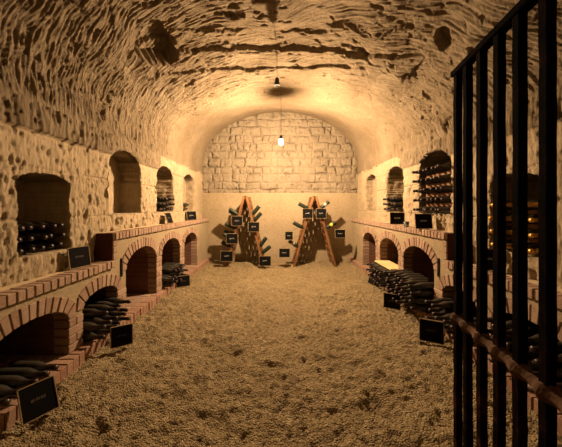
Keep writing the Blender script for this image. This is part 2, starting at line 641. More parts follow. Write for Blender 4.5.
    dv = pad[:-1, 1:-1] != pad[1:, 1:-1]        # edges along z at vertex column i
    for i, j in zip(*np.nonzero(dv)):
        E.append(((i, j), (i, j + 1)))
    dh = pad[1:-1, :-1] != pad[1:-1, 1:]
    for i, j in zip(*np.nonzero(dh)):
        E.append(((i, j), (i + 1, j)))
    rq = []
    for s in range(steps):
        A, B = lay[s], lay[s + 1]
        for p, q2 in E:
            rq.append((A[p], A[q2], B[q2], B[p]))
    Q.append(np.array(rq))
    bk = lay[-1]
    qb = np.stack([bk[:-1, :-1], bk[1:, :-1], bk[1:, 1:], bk[:-1, 1:]], -1)[ins]
    Q.append(qb.reshape(-1, 4))
    nm = 'wall_left' if side < 0 else 'wall_right'
    VV, QQ = np.concatenate(newV), np.concatenate(Q)
    cen = VV[QQ].mean(1)
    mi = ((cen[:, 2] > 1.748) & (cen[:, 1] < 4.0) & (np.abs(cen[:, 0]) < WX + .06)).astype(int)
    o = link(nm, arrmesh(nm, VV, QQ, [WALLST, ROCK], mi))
    tag(o, 'dressed stone side wall with arched niches', None, None, 'structure')


def build_end_wall():
    xs = np.arange(-1.9, 1.9001, .0095)
    zs = np.concatenate([np.arange(-.1, 1.50, .03), np.arange(1.50, 3.46, .0095)])
    Xg, Zg = np.meshgrid(xs, zs, indexing='ij')
    # coursed rubble blocks above z = 1.51
    Zw = Zg + .026 * fbm(Xg * 2.6, Zg * 2.6, 4, 3)
    Xw = Xg + .026 * fbm(Xg * 2.5, Zg * 4.0, 8, 3)
    edges = [1.50]
    for h in (.09, .155, .19, .16, .20, .15, .185, .17, .20, .16, .18, .2, .2):
        edges.append(edges[-1] + h)
    edges = np.array(edges)
    row = np.clip(np.searchsorted(edges, Zw, side='right') - 1, 0, len(edges) - 2)
    dz = np.minimum(Zw - edges[row], edges[row + 1] - Zw)
    dx = np.full(Xg.shape, 9.0)
    off = np.zeros(Xg.shape)
    tx = np.zeros(Xg.shape)
    tz = np.zeros(Xg.shape)
    rr = random.Random(5)
    sub = np.full(Xg.shape, 9.0)
    for k in range(len(edges) - 1):
        x = -2.1 + rr.uniform(0, .3)
        cuts = [x]
        while x < 2.1:
            x += rr.uniform(.12, .38)
            cuts.append(x)
        cuts = np.array(cuts)
        rv = np.array([rr.random() for _ in cuts])
        r2 = np.array([rr.uniform(-1, 1) for _ in cuts])
        r3 = np.array([rr.uniform(-1, 1) for _ in cuts])
        c = np.clip(np.searchsorted(cuts, Xw, side='right') - 1, 0, len(cuts) - 2)
        dd = np.minimum(Xw - cuts[c], cuts[c + 1] - Xw)
        sel = row == k
        dx[sel] = dd[sel]
        off[sel] = rv[c][sel]
        tx[sel] = (r2[c] * (Xw - (cuts[c] + cuts[c + 1]) / 2))[sel]
        tz[sel] = (r3[c] * (Zw - (edges[k] + edges[k + 1]) / 2))[sel]
    e = np.minimum(dz, dx)
    worn = .12 + .88 * sstep(-.15, .45, fbm(Xg * 2.6, Zg * 2.6, 12, 3))
    gw = .006 + .010 * worn
    face = -.028 * off - .035 * tx - .05 * tz + .018 * fbm(Xg * 6, Zg * 6, 1, 5)
    joint = .045 * worn * np.exp(-(e / gw) ** 2) + .014 * np.exp(-(e / (gw * 2.6)) ** 2)
    f1, f2, rid = worley(Xg * 9, Zg * 9, 5)
    chip = np.where(rid > .72, .018 * sstep(.4, .15, f1), 0)
    d_up = face + joint + chip + .02
    d_lo = .006 * fbm(Xg * 2, Zg * 2, 2, 3) - .012
    led = 1.51 + .006 * perlin(Xg * 4, 1.0)
    k = sstep(-.008, .008, Zg - led)
    D = d_lo * (1 - k) + d_up * k
    P = np.stack([Xg, YB + D, Zg], -1)
    zc = (Zg[:-1, :-1] + Zg[1:, 1:]) / 2
    o = link('wall_back', gridmesh('wall_back', P, [PLASTER, BLOCK], midx=(zc > 1.505).astype(int).ravel()))
    tag(o, 'end wall of squared stone above a plastered dado', None, None, 'structure')


def build_floor():
    xs = np.arange(-1.66, 1.6601, .0125)
    ys = np.concatenate([np.linspace(YF, 1.1, 40)[:-1], np.arange(1.1, YB + .02, .0125)])
    Xg, Yg = np.meshgrid(xs, ys, indexing='ij')
    z = .020 * fbm(Xg * 1.6, Yg * 1.6, 1, 3)
    z += .021 * fbm(Xg * 5.5, Yg * 6.5, 2, 3)
    z += .020 * np.abs(perlin(Xg * 13, Yg * 16, 3)) + .015 * perlin(Xg * 28, Yg * 36, 4)
    f1, f2, rid = worley(Xg * 4.2, Yg * 4.6, 9)
    z -= np.where(rid > .65, .024 * sstep(.42, .1, f1), 0)
    f1, f2, rid = worley(Xg * 40, Yg * 40, 8)
    z += .006 * (1 - f1) * rid
    z += -.012 + .03 * sstep(1.25, 1.6, np.abs(Xg)) * .6
    P = np.stack([Xg, Yg, z], -1)
    o = link('floor', gridmesh('floor', P, GRAVEL))
    tag(o, 'loose tan gravel floor', None, None, 'structure')


def build_rear_wall():
    mb = MB()
    mb.box(-2.1, 2.1, YF - .3, YF, -.1, 3.6)
    o = mb.build('wall_front', WALLST)
    tag(o, 'stone wall behind the viewer', None, None, 'structure')


build_ceiling()
build_side_wall(-1)
build_side_wall(1)
build_end_wall()
build_floor()
build_rear_wall()


# ------------------------------------------------------------------ brick counters
def arch_z(y, a):
    y0, y1, sp, c = a
    yc, hw = (y0 + y1) / 2, (y1 - y0) / 2
    t = max(0, 1 - ((y - yc) / hw) ** 2)
    return sp + (c - sp) * math.sqrt(t)


def build_counter(sg):
    label = ('low brick and plaster counter with five arches opposite the gate' if sg < 0
             else 'low brick and plaster counter with five arches behind the iron gate')
    root = empty('masonry_counter', (sg * 1.68, 3.0, 0), label, 'counter')
    root_inv = Vector((-sg * 1.68, -3.0, 0))
    Y0 = .35

    def done(mb, name, mats, bevel=0, smooth=False):
        mb.v = [(sg * x + root_inv.x, y + root_inv.y, z) for x, y, z in mb.v]
        if sg > 0:
            mb.f = [f[::-1] for f in mb.f]
            mb.uv = [u[::-1] if u else None for u in mb.uv]
        return mb.build(name, mats, root, bevel, smooth)

    # plaster body, cut by the arches
    mb = MB()
    cuts = {Y0, Y_STEP, YB + .02}
    for (y0, y1, sp, c) in ARCHES:
        yc, hw = (y0 + y1) / 2, (y1 - y0) / 2
        cuts |= {yc - hw * math.cos(k * PI / 24) for k in range(25)}
    cuts = sorted(cuts)
    for a, b in zip(cuts[:-1], cuts[1:]):
        top = (LOW if (a + b) / 2 < Y_STEP else HIGH) - .03
        za = zb = SILL - .1
        for A in ARCHES:
            if A[0] - 1e-6 <= a and b <= A[1] + 1e-6:
                za, zb = arch_z(a, A), arch_z(b, A)
        nzs = 3
        for k in range(nzs):
            f0, f1 = k / nzs, (k + 1) / nzs
            mb.add([(CX, a, za + (top - za) * f0), (CX, b, zb + (top - zb) * f0), (CX, b, zb + (top - zb) * f1), (CX, a, za + (top - za) * f1)], [(0, 1, 2, 3)])
    for y0, y1, z in ((Y0, Y_STEP, LOW), (Y_STEP, YB + .02, HIGH)):
        mb.add([(CX, y0, z - .03), (CX, y1, z - .03), (1.80, y1, z - .03), (1.80, y0, z - .03)], [(0, 1, 2, 3)])
    mb.add([(CX, Y0, 0), (CX, Y0, LOW), (1.8, Y0, LOW), (1.8, Y0, 0)], [(0, 1, 2, 3)])
    done(mb, 'plaster_body', PLASTER)

    # alcoves: jambs, soffit, back
    for (y0, y1, sp, c) in ARCHES:
        mb = MB()
        yc, hw = (y0 + y1) / 2, (y1 - y0) / 2
        dep = 2.16
        prof = [(y0, SILL - .02), (y0, sp)] + [(yc - hw * math.cos(k * PI / 20), sp + (c - sp) * math.sin(k * PI / 20)) for k in range(1, 20)] + [(y1, sp), (y1, SILL - .02)]
        u = 0
        for p, q in zip(prof[:-1], prof[1:]):
            l = math.hypot(q[0] - p[0], q[1] - p[1])
            mb.add([(CX, *p), (CX, *q), (dep, *q), (dep, *p)], [(0, 1, 2, 3)], 0, [[(0, u), (0, u + l), (dep - CX, u + l), (dep - CX, u)]])
            u += l
        for p, q in zip(prof[1:-2], prof[2:-1]):
            mb.add([(dep, p[0], SILL - .02), (dep, q[0], SILL - .02), (dep, *q), (dep, *p)], [(0, 1, 2, 3)], 0,
                   [[(p[0], 0), (q[0], 0), q, p]])
        done(mb, 'alcove_lining', ALCOVE)

    # brick arch rings
    mids = [.9] + [(ARCHES[i][1] + ARCHES[i + 1][0]) / 2 for i in range(4)] + [9]
    for ai, (y0, y1, sp, c) in enumerate(ARCHES):
        mb = MB()
        yc, hw, h = (y0 + y1) / 2, (y1 - y0) / 2, c - sp
        # arc-length table
        tt = [k * PI / 400 for k in range(401)]
        pts = [(yc - hw * math.cos(t), sp + h * math.sin(t)) for t in tt]
        acc = [0]
        for p, q in zip(pts[:-1], pts[1:]):
            acc.append(acc[-1] + math.hypot(q[0] - p[0], q[1] - p[1]))
        nb = round(acc[-1] / .054)
        gap = .008

        def at(s):
            s = min(max(s, 0), acc[-1])
            k = min(range(401), key=lambda i: abs(acc[i] - s))
            t = min(max(tt[k], .02), PI - .02)
            p = Vector(pts[k])
            nrm = Vector((-math.cos(t) / hw, math.sin(t) / h)).normalized()
            # ease the fan of the outermost bricks
            return p, nrm
        for k in range(nb):
            s0, s1 = acc[-1] * k / nb + gap / 2, acc[-1] * (k + 1) / nb - gap / 2
            (p0, n0), (p1, n1) = at(s0), at(s1)
            T = .108 + random.uniform(-.004, .004)
            lim0, lim1 = mids[ai] + .005, mids[ai + 1] - .005

            def outer(p, nn):
                q = p + nn * T
                if q.x < lim0 or q.x > lim1:
                    f = ((lim0 if q.x < lim0 else lim1) - p.x) / (q.x - p.x)
                    q = p + nn * T * f
                    q.y = p.y + (nn.y * T) * max(f, .8)
                return q
            q0, q1 = outer(p0, n0), outer(p1, n1)
            xf = CX - .010 + random.uniform(-.003, .003)
            xb = CX + .11
            ring = [(p0.x, p0.y), (p1.x, p1.y), (q1.x, q1.y), (q0.x, q0.y)]
            mb.hexa([(xf, *p) for p in ring] + [(xb, *p) for p in ring])
        done(mb, 'arch_ring', BRICK, .004)

    # brick piers
    spans = [(ARCHES[i][1], ARCHES[i + 1][0], min(ARCHES[i][2], ARCHES[i + 1][2])) for i in range(4)]
    spans = [(1.30, ARCHES[0][0], ARCHES[0][2])] + spans + [(ARCHES[4][1], ARCHES[4][1] + .07, ARCHES[4][2])]
    for (a, b, top) in spans:
        mb = MB()
        nrow = max(3, round((top - SILL) / .062))
        hh = (top - SILL) / nrow
        for k in range(nrow):
            z0, z1 = SILL + k * hh + .004, SILL + (k + 1) * hh - .004
            cutp = [a, b] if k % 2 == 0 or b - a < .1 else [a, a + (b - a) * .5, b]
            for p, q in zip(cutp[:-1], cutp[1:]):
                e0 = 0.0 if p == a else .004
                e1 = 0.0 if q == b else .004
                mb.box(CX - .009 + random.uniform(-.002, .002), CX + .11, p + e0 - .002, q - e1 + .002, z0, z1, 0, .0015)
        done(mb, 'pier', BRICK, .004)

    # cap courses: headers on edge, low then high
    for y0, y1, z in ((Y0, Y_STEP - .004, LOW), (Y_STEP, YB - .01, HIGH)):
        mb = MB()
        n = round((y1 - y0) / .060)
        p = (y1 - y0) / n
        for k in range(n):
            o = random.uniform(-.003, .003)
            mb.box(CX - .026 + o, 1.69 + o, y0 + k * p + .004, y0 + (k + 1) * p - .004, z - .066, z + random.uniform(-.002, .002), 0, .0015)
        done(mb, 'brick_cap', BRICK, .004)
        mb = MB()
        mb.box(CX - .018, 1.795, y0 + .001, y1 - .001, z - .062, z - .004)
        done(mb, 'cap_bedding', MORTAR)

    # the step between the two heights: brick end, its shade painted as dark red
    mb = MB()
    mb.box(CX + .002, 1.80, Y_STEP - .008, Y_STEP + .05, LOW - .004, HIGH - .004)
    done(mb, 'step_end', STEPRED, .003)
    mb = MB()
    for k in range(3):
        mb.box(CX - .010, CX + .05, Y_STEP - .006, Y_STEP + .058, LOW + k * .064 + .003, LOW + (k + 1) * .064 - .004, 0, .001)
    done(mb, 'step_quoin', BRICK, .003)

    # curb of headers in front and brick sills in the alcoves
    mb = MB()
    y0, y1 = .6, YB - .02
    n = round((y1 - y0) / .066)
    p = (y1 - y0) / n
    for k in range(n):
        ym = y0 + (k + .5) * p
        xo = -.05 * float(sstep(2.3, 1.5, ym))
        mb.box(1.53 + xo + random.uniform(-.004, .004), 1.645, y0 + k * p + .004, y0 + (k + 1) * p - .004, -.06, SILL + random.uniform(-.003, .003), 0, .002)
    mb.box(1.545, 1.70, y0, y1, -.06, SILL - .008, 1)
    done(mb, 'curb', [CURBBRICK, MORTAR], .003)
    for (y0, y1, sp, c) in ARCHES:
        mb = MB()
        for i in range(5):
            for j in range(6):
                ya, yb = y0 + (y1 - y0) * j / 6, y0 + (y1 - y0) * (j + 1) / 6
                xa, xb = 1.648 + i * .105, 1.648 + (i + 1) * .105
                mb.box(xa + .003, min(xb, 2.16) - .003, ya + .003, yb - .003, SILL - .05, SILL + random.uniform(-.002, .002), 0)
        mb.box(1.60, 2.16, y0, y1, SILL - .06, SILL - .006, 1)
        done(mb, 'alcove_sill', [BRICK, MORTAR])

    # iron tie plate in the spandrel by the step
    mb = MB()
    mb.box(CX - .014, CX + .02, 2.705, 2.728, .50, .685)
    for z in (.53, .655):
        mb.box(CX - .020, CX, 2.708, 2.725, z - .008, z + .008)
    tag(done(mb, 'tie_plate', BLACKP, .002), 'flat black iron tie plate')


build_counter(-1)
build_counter(1)


# ------------------------------------------------------------------ bottles
PROF = [(0.0, .018), (.014, .016), (.028, .004), (.034, .0), (.0385, .004), (.039, .012), (.039, .155), (.0385, .168),
        (.036, .184), (.031, .200), (.025, .216), (.020, .232), (.0165, .246), (.0150, .258), (.0145, .285), (.0165, .287), (.0165, .297), (.0145, .299), (.0145, .305), (.0, .306)]


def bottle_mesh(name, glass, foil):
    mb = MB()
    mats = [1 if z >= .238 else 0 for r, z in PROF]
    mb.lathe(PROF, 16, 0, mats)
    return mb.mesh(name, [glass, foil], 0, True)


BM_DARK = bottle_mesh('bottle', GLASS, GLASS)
# separate foil capsule for bottles near enough to show it
CAPM = {}
for key, mat in (('foil', FOIL), ('gold', GOLD)):
    mb = MB()
    mb.lathe([(.0190, .236), (.0172, .248), (.0160, .260), (.0156, .286), (.0176, .2872), (.0176, .2982), (.0156, .300), (.0156, .3062), (.0, .3072)], 16)
    CAPM[key] = mb.mesh('foil_capsule', mat, 0, True)
BM_GREEN = bottle_mesh('champagne_bottle', GREEN, GREEN)
BODY = [(.0394, .070), (.0396, .071), (.0396, .122), (.0394, .123)]
LABM = {}
for key, mat in (('cream', PAPER), ('yellow', YPAPER)):
    mb = MB()
    mb.lathe(BODY, 16)
    LABM[key] = mb.mesh('paper_label', mat, 0, True)


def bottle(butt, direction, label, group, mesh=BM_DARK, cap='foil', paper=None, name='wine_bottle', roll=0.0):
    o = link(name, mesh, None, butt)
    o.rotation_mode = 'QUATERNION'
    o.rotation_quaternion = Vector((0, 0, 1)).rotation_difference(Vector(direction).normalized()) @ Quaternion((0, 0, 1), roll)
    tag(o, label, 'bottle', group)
    if cap:
        link('foil_capsule', CAPM[cap], o)
    if paper:
        link('paper_label', LABM[paper], o)
    return o


ORD = ['first', 'second', 'third', 'fourth', 'fifth', 'sixth', 'seventh', 'eighth', 'ninth']
ROWN = ['bottom row', 'second row up', 'third row up', 'fourth row up', 'fifth row up', 'sixth row up']


def stack(sg, y0, y1, n, rows, z0, butt, where, group, pitch=.079, cap='foil', counts=None, protr=.02, tilt=0.0, lath=None):
    """a stack lying with necks toward the room; butt = |x| of the bottle bottoms"""
    sp = (y1 - y0 - .084) / (n - 1)
    for r in range(rows):
        k = counts[r] if counts else n
        zr = z0 + .0395 + r * pitch
        for i in range(k):
            # counted from the end nearer the end wall
            y = y1 - .042 - i * sp
            b = butt + random.uniform(-protr, protr)
            ang = random.uniform(-.025, .025)
            d = Vector((-sg, ang, tilt + random.uniform(-.004, .004)))
            lab = f'dark bottle, {ORD[i]} from far end, {ROWN[r]}, {where}'
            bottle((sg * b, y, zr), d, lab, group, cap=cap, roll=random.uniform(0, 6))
        if lath and r < rows - (0 if lath == 'all' else 1):
            for q, xx in enumerate((butt - .05, butt - .13)):
                mb = MB()
                mb.box(-.010, .010, -(y1 - y0) / 2 + .012, (y1 - y0) / 2 - .012, 0, pitch - .0795)
                o = mb.build('wooden_lath', LATHWOOD if lath == 'all' else RACKWOOD, None, .001, loc=(sg * xx, (y0 + y1) / 2, zr + .0393))
                tag(o, f'thin wooden lath, {("rear", "front")[q]} of two on the {ROWN[r]}, {where}', 'lath', 'laths between the bottle rows')


# opposite the gate (left)
stack(-1, 1.83, 2.27, 5, 3, .852, 2.10, 'low niche opposite gate', 'bottles in the low niche opposite the gate')
stack(-1, 3.90, 4.49, 6, 3, 1.128, 2.06, 'third niche opposite gate', 'bottles in the third niche opposite the gate')
for q, (yy, zz, w_) in enumerate(((4.945, 1.168, 'lower bottle lying sideways on the sill of the farthest niche opposite gate'),
                                  (4.99, 1.243, 'upper bottle lying sideways on another in the farthest niche opposite gate'))):
    bottle((-1.815 + .01 * q, yy, zz), (0.02, 1, 0), w_, 'bottles in the farthest niche opposite the gate')
stack(-1, 1.36, 1.85, 6, 1, SILL + .003, 1.80, 'front arch opposite gate', 'bottles in the front arch opposite the gate', protr=.01)
stack(-1, 2.19, 2.645, 5, 3, SILL + .003, 1.77, 'second arch opposite gate', 'bottles in the second arch opposite the gate', counts=[5, 5, 4], protr=.035)
stack(-1, 3.65, 4.30, 7, 3, SILL + .003, 1.78, 'fourth arch opposite gate', 'bottles in the fourth arch opposite the gate', counts=[7, 7, 5], protr=.03)
# gate side (right)
stack(1, 3.90, 4.49, 6, 3, 1.128, 2.00, 'third niche on gate side', 'bottles in the third niche on the gate side')
stack(1, 2.81, 3.425, 7, 5, 1.128, 1.985, 'second niche on gate side', 'bottles in the second niche on the gate side', pitch=.117, lath='some')
stack(1, 1.84, 2.26, 4, 4, .853, 2.04, 'niche behind the gate bars', 'bottles in the niche behind the gate bars', pitch=.108, cap='gold', lath='some')
stack(1, 3.65, 4.30, 7, 3, SILL + .003, 1.68, 'fourth arch on gate side', 'bottles in the fourth arch on the gate side', pitch=.0835, lath='all')
stack(1, 2.81, 3.48, 7, 4, SILL + .003, 1.65, 'third arch on gate side', 'bottles in the third arch on the gate side', protr=.04)
stack(1, 2.19, 2.645, 5, 3, SILL + .003, 1.72, 'second arch on gate side', 'bottles in the second arch on the gate side', protr=.03, counts=[5, 5, 2])
stack(1, 1.45, 2.035, 6, 4, SILL + .003, 1.80, 'front arch behind the gate bars', 'bottles in the front arch behind the gate bars', protr=.03)

# pale board lying on the stack in the fourth arch, gate side
mb = MB()
for k in range(3):
    mb.box(-.115 + k * .078, -.115 + k * .078 + .074, -.30, .30, 0, .016)
o = mb.build('wooden_board', LATHWOOD, None, .002, loc=(1.61, 3.975, SILL + .003 + 3 * .0835 + .0005))
tag(o, 'pale yellow wooden board lying on the bottles in the fourth arch on gate side', 'board')


# ------------------------------------------------------------------ slate signs
def sign(bl, br, z, h, lean, label, where_group, strokes=5, faint=False, wires=()):
    """bl/br: lower corners seen from the front; lean: how far the top tips back"""
    bl, br = Vector((*bl, z)), Vector((*br, z))
    w = (br - bl).length
    ux = (br - bl).normalized()
    nrm = Vector((ux.y, -ux.x, 0))            # toward the viewer
    up = (Vector((0, 0, math.sqrt(max(h * h - lean * lean, 1e-6)))) - nrm * lean).normalized()
    nn = ux.cross(up).normalized()
    root = link('slate_sign', None, None, (bl + br) / 2)
    tag(root, label, 'sign', where_group)
    M = Matrix((ux, -nn, up)).transposed()
    root.rotation_mode = 'QUATERNION'
    root.rotation_quaternion = M.to_quaternion()
    # local: x along width, y back, z up
    t = .010
    mb = MB()
    mb.box(-w / 2 + .006, w / 2 - .006, -t * .3, t * .4, .006, h - .006)
    mb.build('slate', SLATE, root)
    mb = MB()
    f = .0058
    for x0, x1, z0, z1 in ((-w / 2, w / 2, 0, f), (-w / 2, w / 2, h - f, h), (-w / 2, -w / 2 + f, f, h - f), (w / 2 - f, w / 2, f, h - f)):
        mb.box(x0, x1, -t * .6, t * .6, z0, z1)
    mb.build('wood_frame', FRAME, root, .001)
    mb = MB()
    rr = random.Random(hash(label) % 999 if False else len(label) * 7 + strokes)
    lw = w * .40
    x = -lw / 2
    for k in range(strokes):
        cw = lw / strokes * .7
        hh = h * .085
        zc = h * .52
        kind = rr.randrange(4)
        th = .0022
        y0, y1 = -t * .3 - .0012, -t * .3 + .0005
        mb.box(x, x + th, y0, y1, zc - hh / 2, zc + hh / 2)
        if kind in (0, 1):
            mb.box(x + cw - th, x + cw, y0, y1, zc - hh / 2, zc + hh / 2)
        if kind in (0, 2, 3):
            mb.box(x + th, x + cw - th * (kind == 0), y0, y1, zc + hh / 2 - th, zc + hh / 2)
        if kind in (1, 2):
            mb.box(x + th, x + cw - th * (kind == 1), y0, y1, zc - hh / 2, zc - hh / 2 + th)
        if kind == 3:
            mb.box(x + th, x + cw, y0, y1, zc - th / 2, zc + th / 2)
        x += lw / strokes
    mb.build('lettering', GREYMK if faint else CHALK, root)
    for target in wires:
        inv = (Matrix.Translation(root.location) @ M.to_4x4()).inverted()
        mb = MB()
        T = inv @ Vector(target)
        mb.tube([(-w * .28, t * .3, h - .004), tuple(T), (w * .28, t * .3, h - .004)], .0022, 5)
        mb.build('hanging_wire', BLACKP, root)
    return root


G = 'slate signs'
sign((-1.392, 1.455), (-1.303, 1.598), .015, .185, .09, 'big slate sign leaning on bottles at the front arch opposite the gate', G, 6, True)
sign((-1.42, 2.26), (-1.28, 2.35), .012, .172, .02, 'slate sign on the gravel before the second arch opposite the gate', G, 4, True)
sign((-1.515, 3.96), (-1.355, 4.07), .012, .165, .02, 'slate sign on the gravel before the fourth arch opposite the gate', G, 5, True)
sign((-1.70, 2.18), (-1.645, 2.35), LOW + .003, .175, .03, 'grey slate sign on the lower counter beside the low niche', G, 5, True)
sign((-1.66, 4.00), (-1.645, 4.165), HIGH + .003, .17, .055, 'slate sign seen edge-on leaning under the third niche opposite the gate', G, 5, True)
sign((-1.715, 4.98), (-1.595, 5.17), HIGH + .003, .17, .025, 'grey slate sign on the upper counter under the farthest niche opposite the gate', G, 5)
sign((1.56, 3.83), (1.75, 3.78), HIGH + .003, .172, .02, 'slate sign with chalk word under the third niche on the gate side', G, 5)
sign((1.53, 3.05), (1.735, 3.07), HIGH + .003, .172, .02, 'slate sign with chalk word under the second niche on the gate side', G, 5)
sign((1.375, 4.24), (1.40, 4.06), .012, .165, .05, 'small slate sign tipped sideways against the curb below the fourth arch', G, 4, True)
sign((1.225, 3.20), (1.385, 3.10), .012, .172, .02, 'slate sign on the gravel before the big bottle stack, gate side', G, 5, True)
sign((1.245, 2.415), (1.415, 2.325), .012, .19, .02, 'large slate sign on the gravel just beyond the iron gate', G, 5, True)
sign((1.60, 2.20), (1.745, 2.12), LOW + .003, .175, .02, 'slate sign behind the gate bars on the lower counter', G, 4)

# tealight glass between the two slates
tl = empty('tealight_glass', (1.592, 3.40, HIGH + .002), 'small clear tealight glass between two slates on the upper counter', 'candle holder')
mb = MB()
mb.lathe([(0, .0), (.026, .0), (.030, .006), (.036, .065), (.034, .065), (.028, .008), (0, .006)], 20)
mb.build('glass_cup', CLEAR, tl, 0, True)
mb = MB()
mb.lathe([(0, .007), (.022, .007), (.022, .028), (.0, .028)], 16)
mb.build('candle', WAX, tl)


# ------------------------------------------------------------------ riddling racks
BW, BT, ROWS, COLS = .52, .020, 10, 5
NEAR = 5.43


def board_mesh(length):
    """perforated board in local (y across, z along), thickness along x, top at z=0 going down"""
    mb = MB()
    mz0, mz1 = .065, .075
    cw = BW / COLS
    chh = (length - mz0 - mz1) / ROWS
    K = 16
    for s in (0, 1):
        x = -BT / 2 if s else BT / 2
        for z0, z1 in ((0, mz0), (length - mz1, length)):
            for c in range(COLS):
                mb.add([(x, c * cw, -z0), (x, (c + 1) * cw, -z0), (x, (c + 1) * cw, -z1), (x, c * cw, -z1)], [(0, 1, 2, 3) if s else (3, 2, 1, 0)])
    for c in range(COLS):
        for r in range(ROWS):
            cy, cz = (c + .5) * cw, -(mz0 + (r + .5) * chh)
            circ, sq = [], []
            for k in range(K):
                a = 2 * PI * k / K + PI / K * 0
                ca, sa = math.cos(a), math.sin(a)
                circ.append((cy + .034 * ca, cz + .040 * sa))
                m = max(abs(ca), abs(sa))
                sq.append((cy + cw / 2 * ca / m, cz + chh / 2 * sa / m))
            for s in (0, 1):
                x = -BT / 2 if s else BT / 2
                vs = [(x, *p) for p in circ] + [(x, *p) for p in sq]
                fs = [(k, (k + 1) % K, K + (k + 1) % K, K + k) for k in range(K)]
                mb.add(vs, fs if s else [f[::-1] for f in fs])
            vs = [(-BT / 2, *p) for p in circ] + [(BT / 2, *p) for p in circ]
            mb.add(vs, [(k, (k + 1) % K, K + (k + 1) % K, K + k) for k in range(K)])
    # edges
    for y in (0, BW):
        mb.add([(-BT / 2, y, 0), (BT / 2, y, 0), (BT / 2, y, -length), (-BT / 2, y, -length)], [(0, 1, 2, 3)])
    for z in (0, -length):
        mb.add([(-BT / 2, 0, z), (BT / 2, 0, z), (BT / 2, BW, z), (-BT / 2, BW, z)], [(0, 1, 2, 3)])
    return mb.mesh('board', RACKWOOD), mz0, chh, cw


class Rack:
    def __init__(s, xc, half, top, label):
        s.xc, s.top = xc, top
        s.half = half
        ln = math.hypot(half, top - .0) + .02
        s.ang = math.atan2(half, top)
        me, s.mz0, s.ch, s.cw = board_mesh(ln)
        s.root = empty('riddling_rack', (xc, NEAR, 0), label, 'bottle rack', 'wooden riddling racks')
        for sd in (-1, 1):
            o = link('perforated_board', me, s.root, (sd * .030, 0, top))
            o.rotation_euler = (0, -sd * s.ang, 0)
            for y in (-.012, BW - .014):
                mb = MB()
                mb.box(-.024, .024, y, y + .026, -ln, .004)
                mb.build('batten', RACKWOOD, o, .003)
        mb = MB()
        for y in (.05, BW - .05):
            mb.box(-.045, .045, y - .02, y + .02, top - .012, top + .012)
            mb.tube([(0, y - .03, top + .008), (0, y + .03, top + .008)], .009, 8)
        mb.build('hinge', IRON, s.root)
    def hole(s, sd, row, col):
        d = s.mz0 + (row + .5) * s.ch
        # along the board, outward from the apex
        x = s.xc + sd * (.030 + d * math.sin(s.ang))
        z = s.top - d * math.cos(s.ang)
        return Vector((x, NEAR + (col + .5) * s.cw, z))

    def bottle(s, sd, row, col, label, up=.55, yaw=0.0, **kw):
        h = s.hole(sd, row, col)
        out = Vector((sd * math.cos(up), yaw, math.sin(up))).normalized()
        out = Vector((sd * math.cos(up), yaw, math.sin(up))).normalized()
        butt = h + out * (.306 - .055)
        bottle(butt, -out, label, 'bottles in the riddling racks', mesh=BM_GREEN, name='champagne_bottle', **kw)
        return h, out


RL = Rack(-.70, .335, 1.405, 'hinged wooden riddling rack opposite the gate, dark bottles on both boards')
RR = Rack(.70, .385, 1.405, 'hinged wooden riddling rack on the gate side, bright labelled bottles')
g = RR.bottle
g(-1, 1, 0, 'green bottle highest on the outer left board of the gate-side rack', .5)
g(-1, 4, 0, 'green bottle halfway down the left board of the gate-side rack', .5)
g(-1, 7, 0, 'bottle with cream label lowest on left board of the gate-side rack', .6, paper='cream')
g(1, 1, 0, 'large green bottle with pale label high on the gate-side rack', .70, paper='cream')
g(1, 4, 0, 'bottle with yellow label on the right board of the gate-side rack', .5, paper='yellow')
g = RL.bottle
g(-1, 2, 0, 'dark bottle topmost on the outer board, rack opposite the gate', .60)
g(-1, 2, 1, 'dark bottle just under and behind the topmost one, rack opposite the gate', .40)
g(-1, 4, 0, 'dark bottle above the middle slate, outer board, rack opposite the gate', .40)
g(-1, 5, 1, 'dark bottle half hidden by the middle slate, rack opposite the gate', .3)
g(-1, 6, 0, 'dark bottle second lowest on the outer board, rack opposite the gate', .65)
g(-1, 7, 1, 'dark bottle lowest on the outer board, rack opposite the gate', .4)
g(1, 2, 0, 'green bottle highest of the upper pair, inner board, rack opposite the gate', .9)
g(1, 3, 0, 'green bottle lower of the upper pair, inner board, rack opposite the gate', .85)
g(1, 7, 0, 'green bottle highest of the low pair, inner board, rack opposite the gate', .95)
g(1, 8, 0, 'dark bottle lower of the low pair, inner board, rack opposite the gate', .65)


def px(x, y, d):
    return ((x - 280) * d / 270, 1.2 + (207 - y) * d / 270)


def rack_sign(x0, x1, y0, y1, d, label, hang, strokes=4):
    (xa, zt), (xb, zb) = px(x0, y0, d), px(x1, y1, d)
    tgt = [hang] if hang else []
    sign((xa, d), (xb, d), max(zb, .012), zt - max(zb, .012), .012, label, G, strokes, False, tgt)


def neck(R, sd, row, col, k=.10, up=.5):
    h = R.hole(sd, row, col)
    return tuple(h + Vector((sd * math.cos(up), 0, math.sin(up))) * k + Vector((0, -.0, .0)))


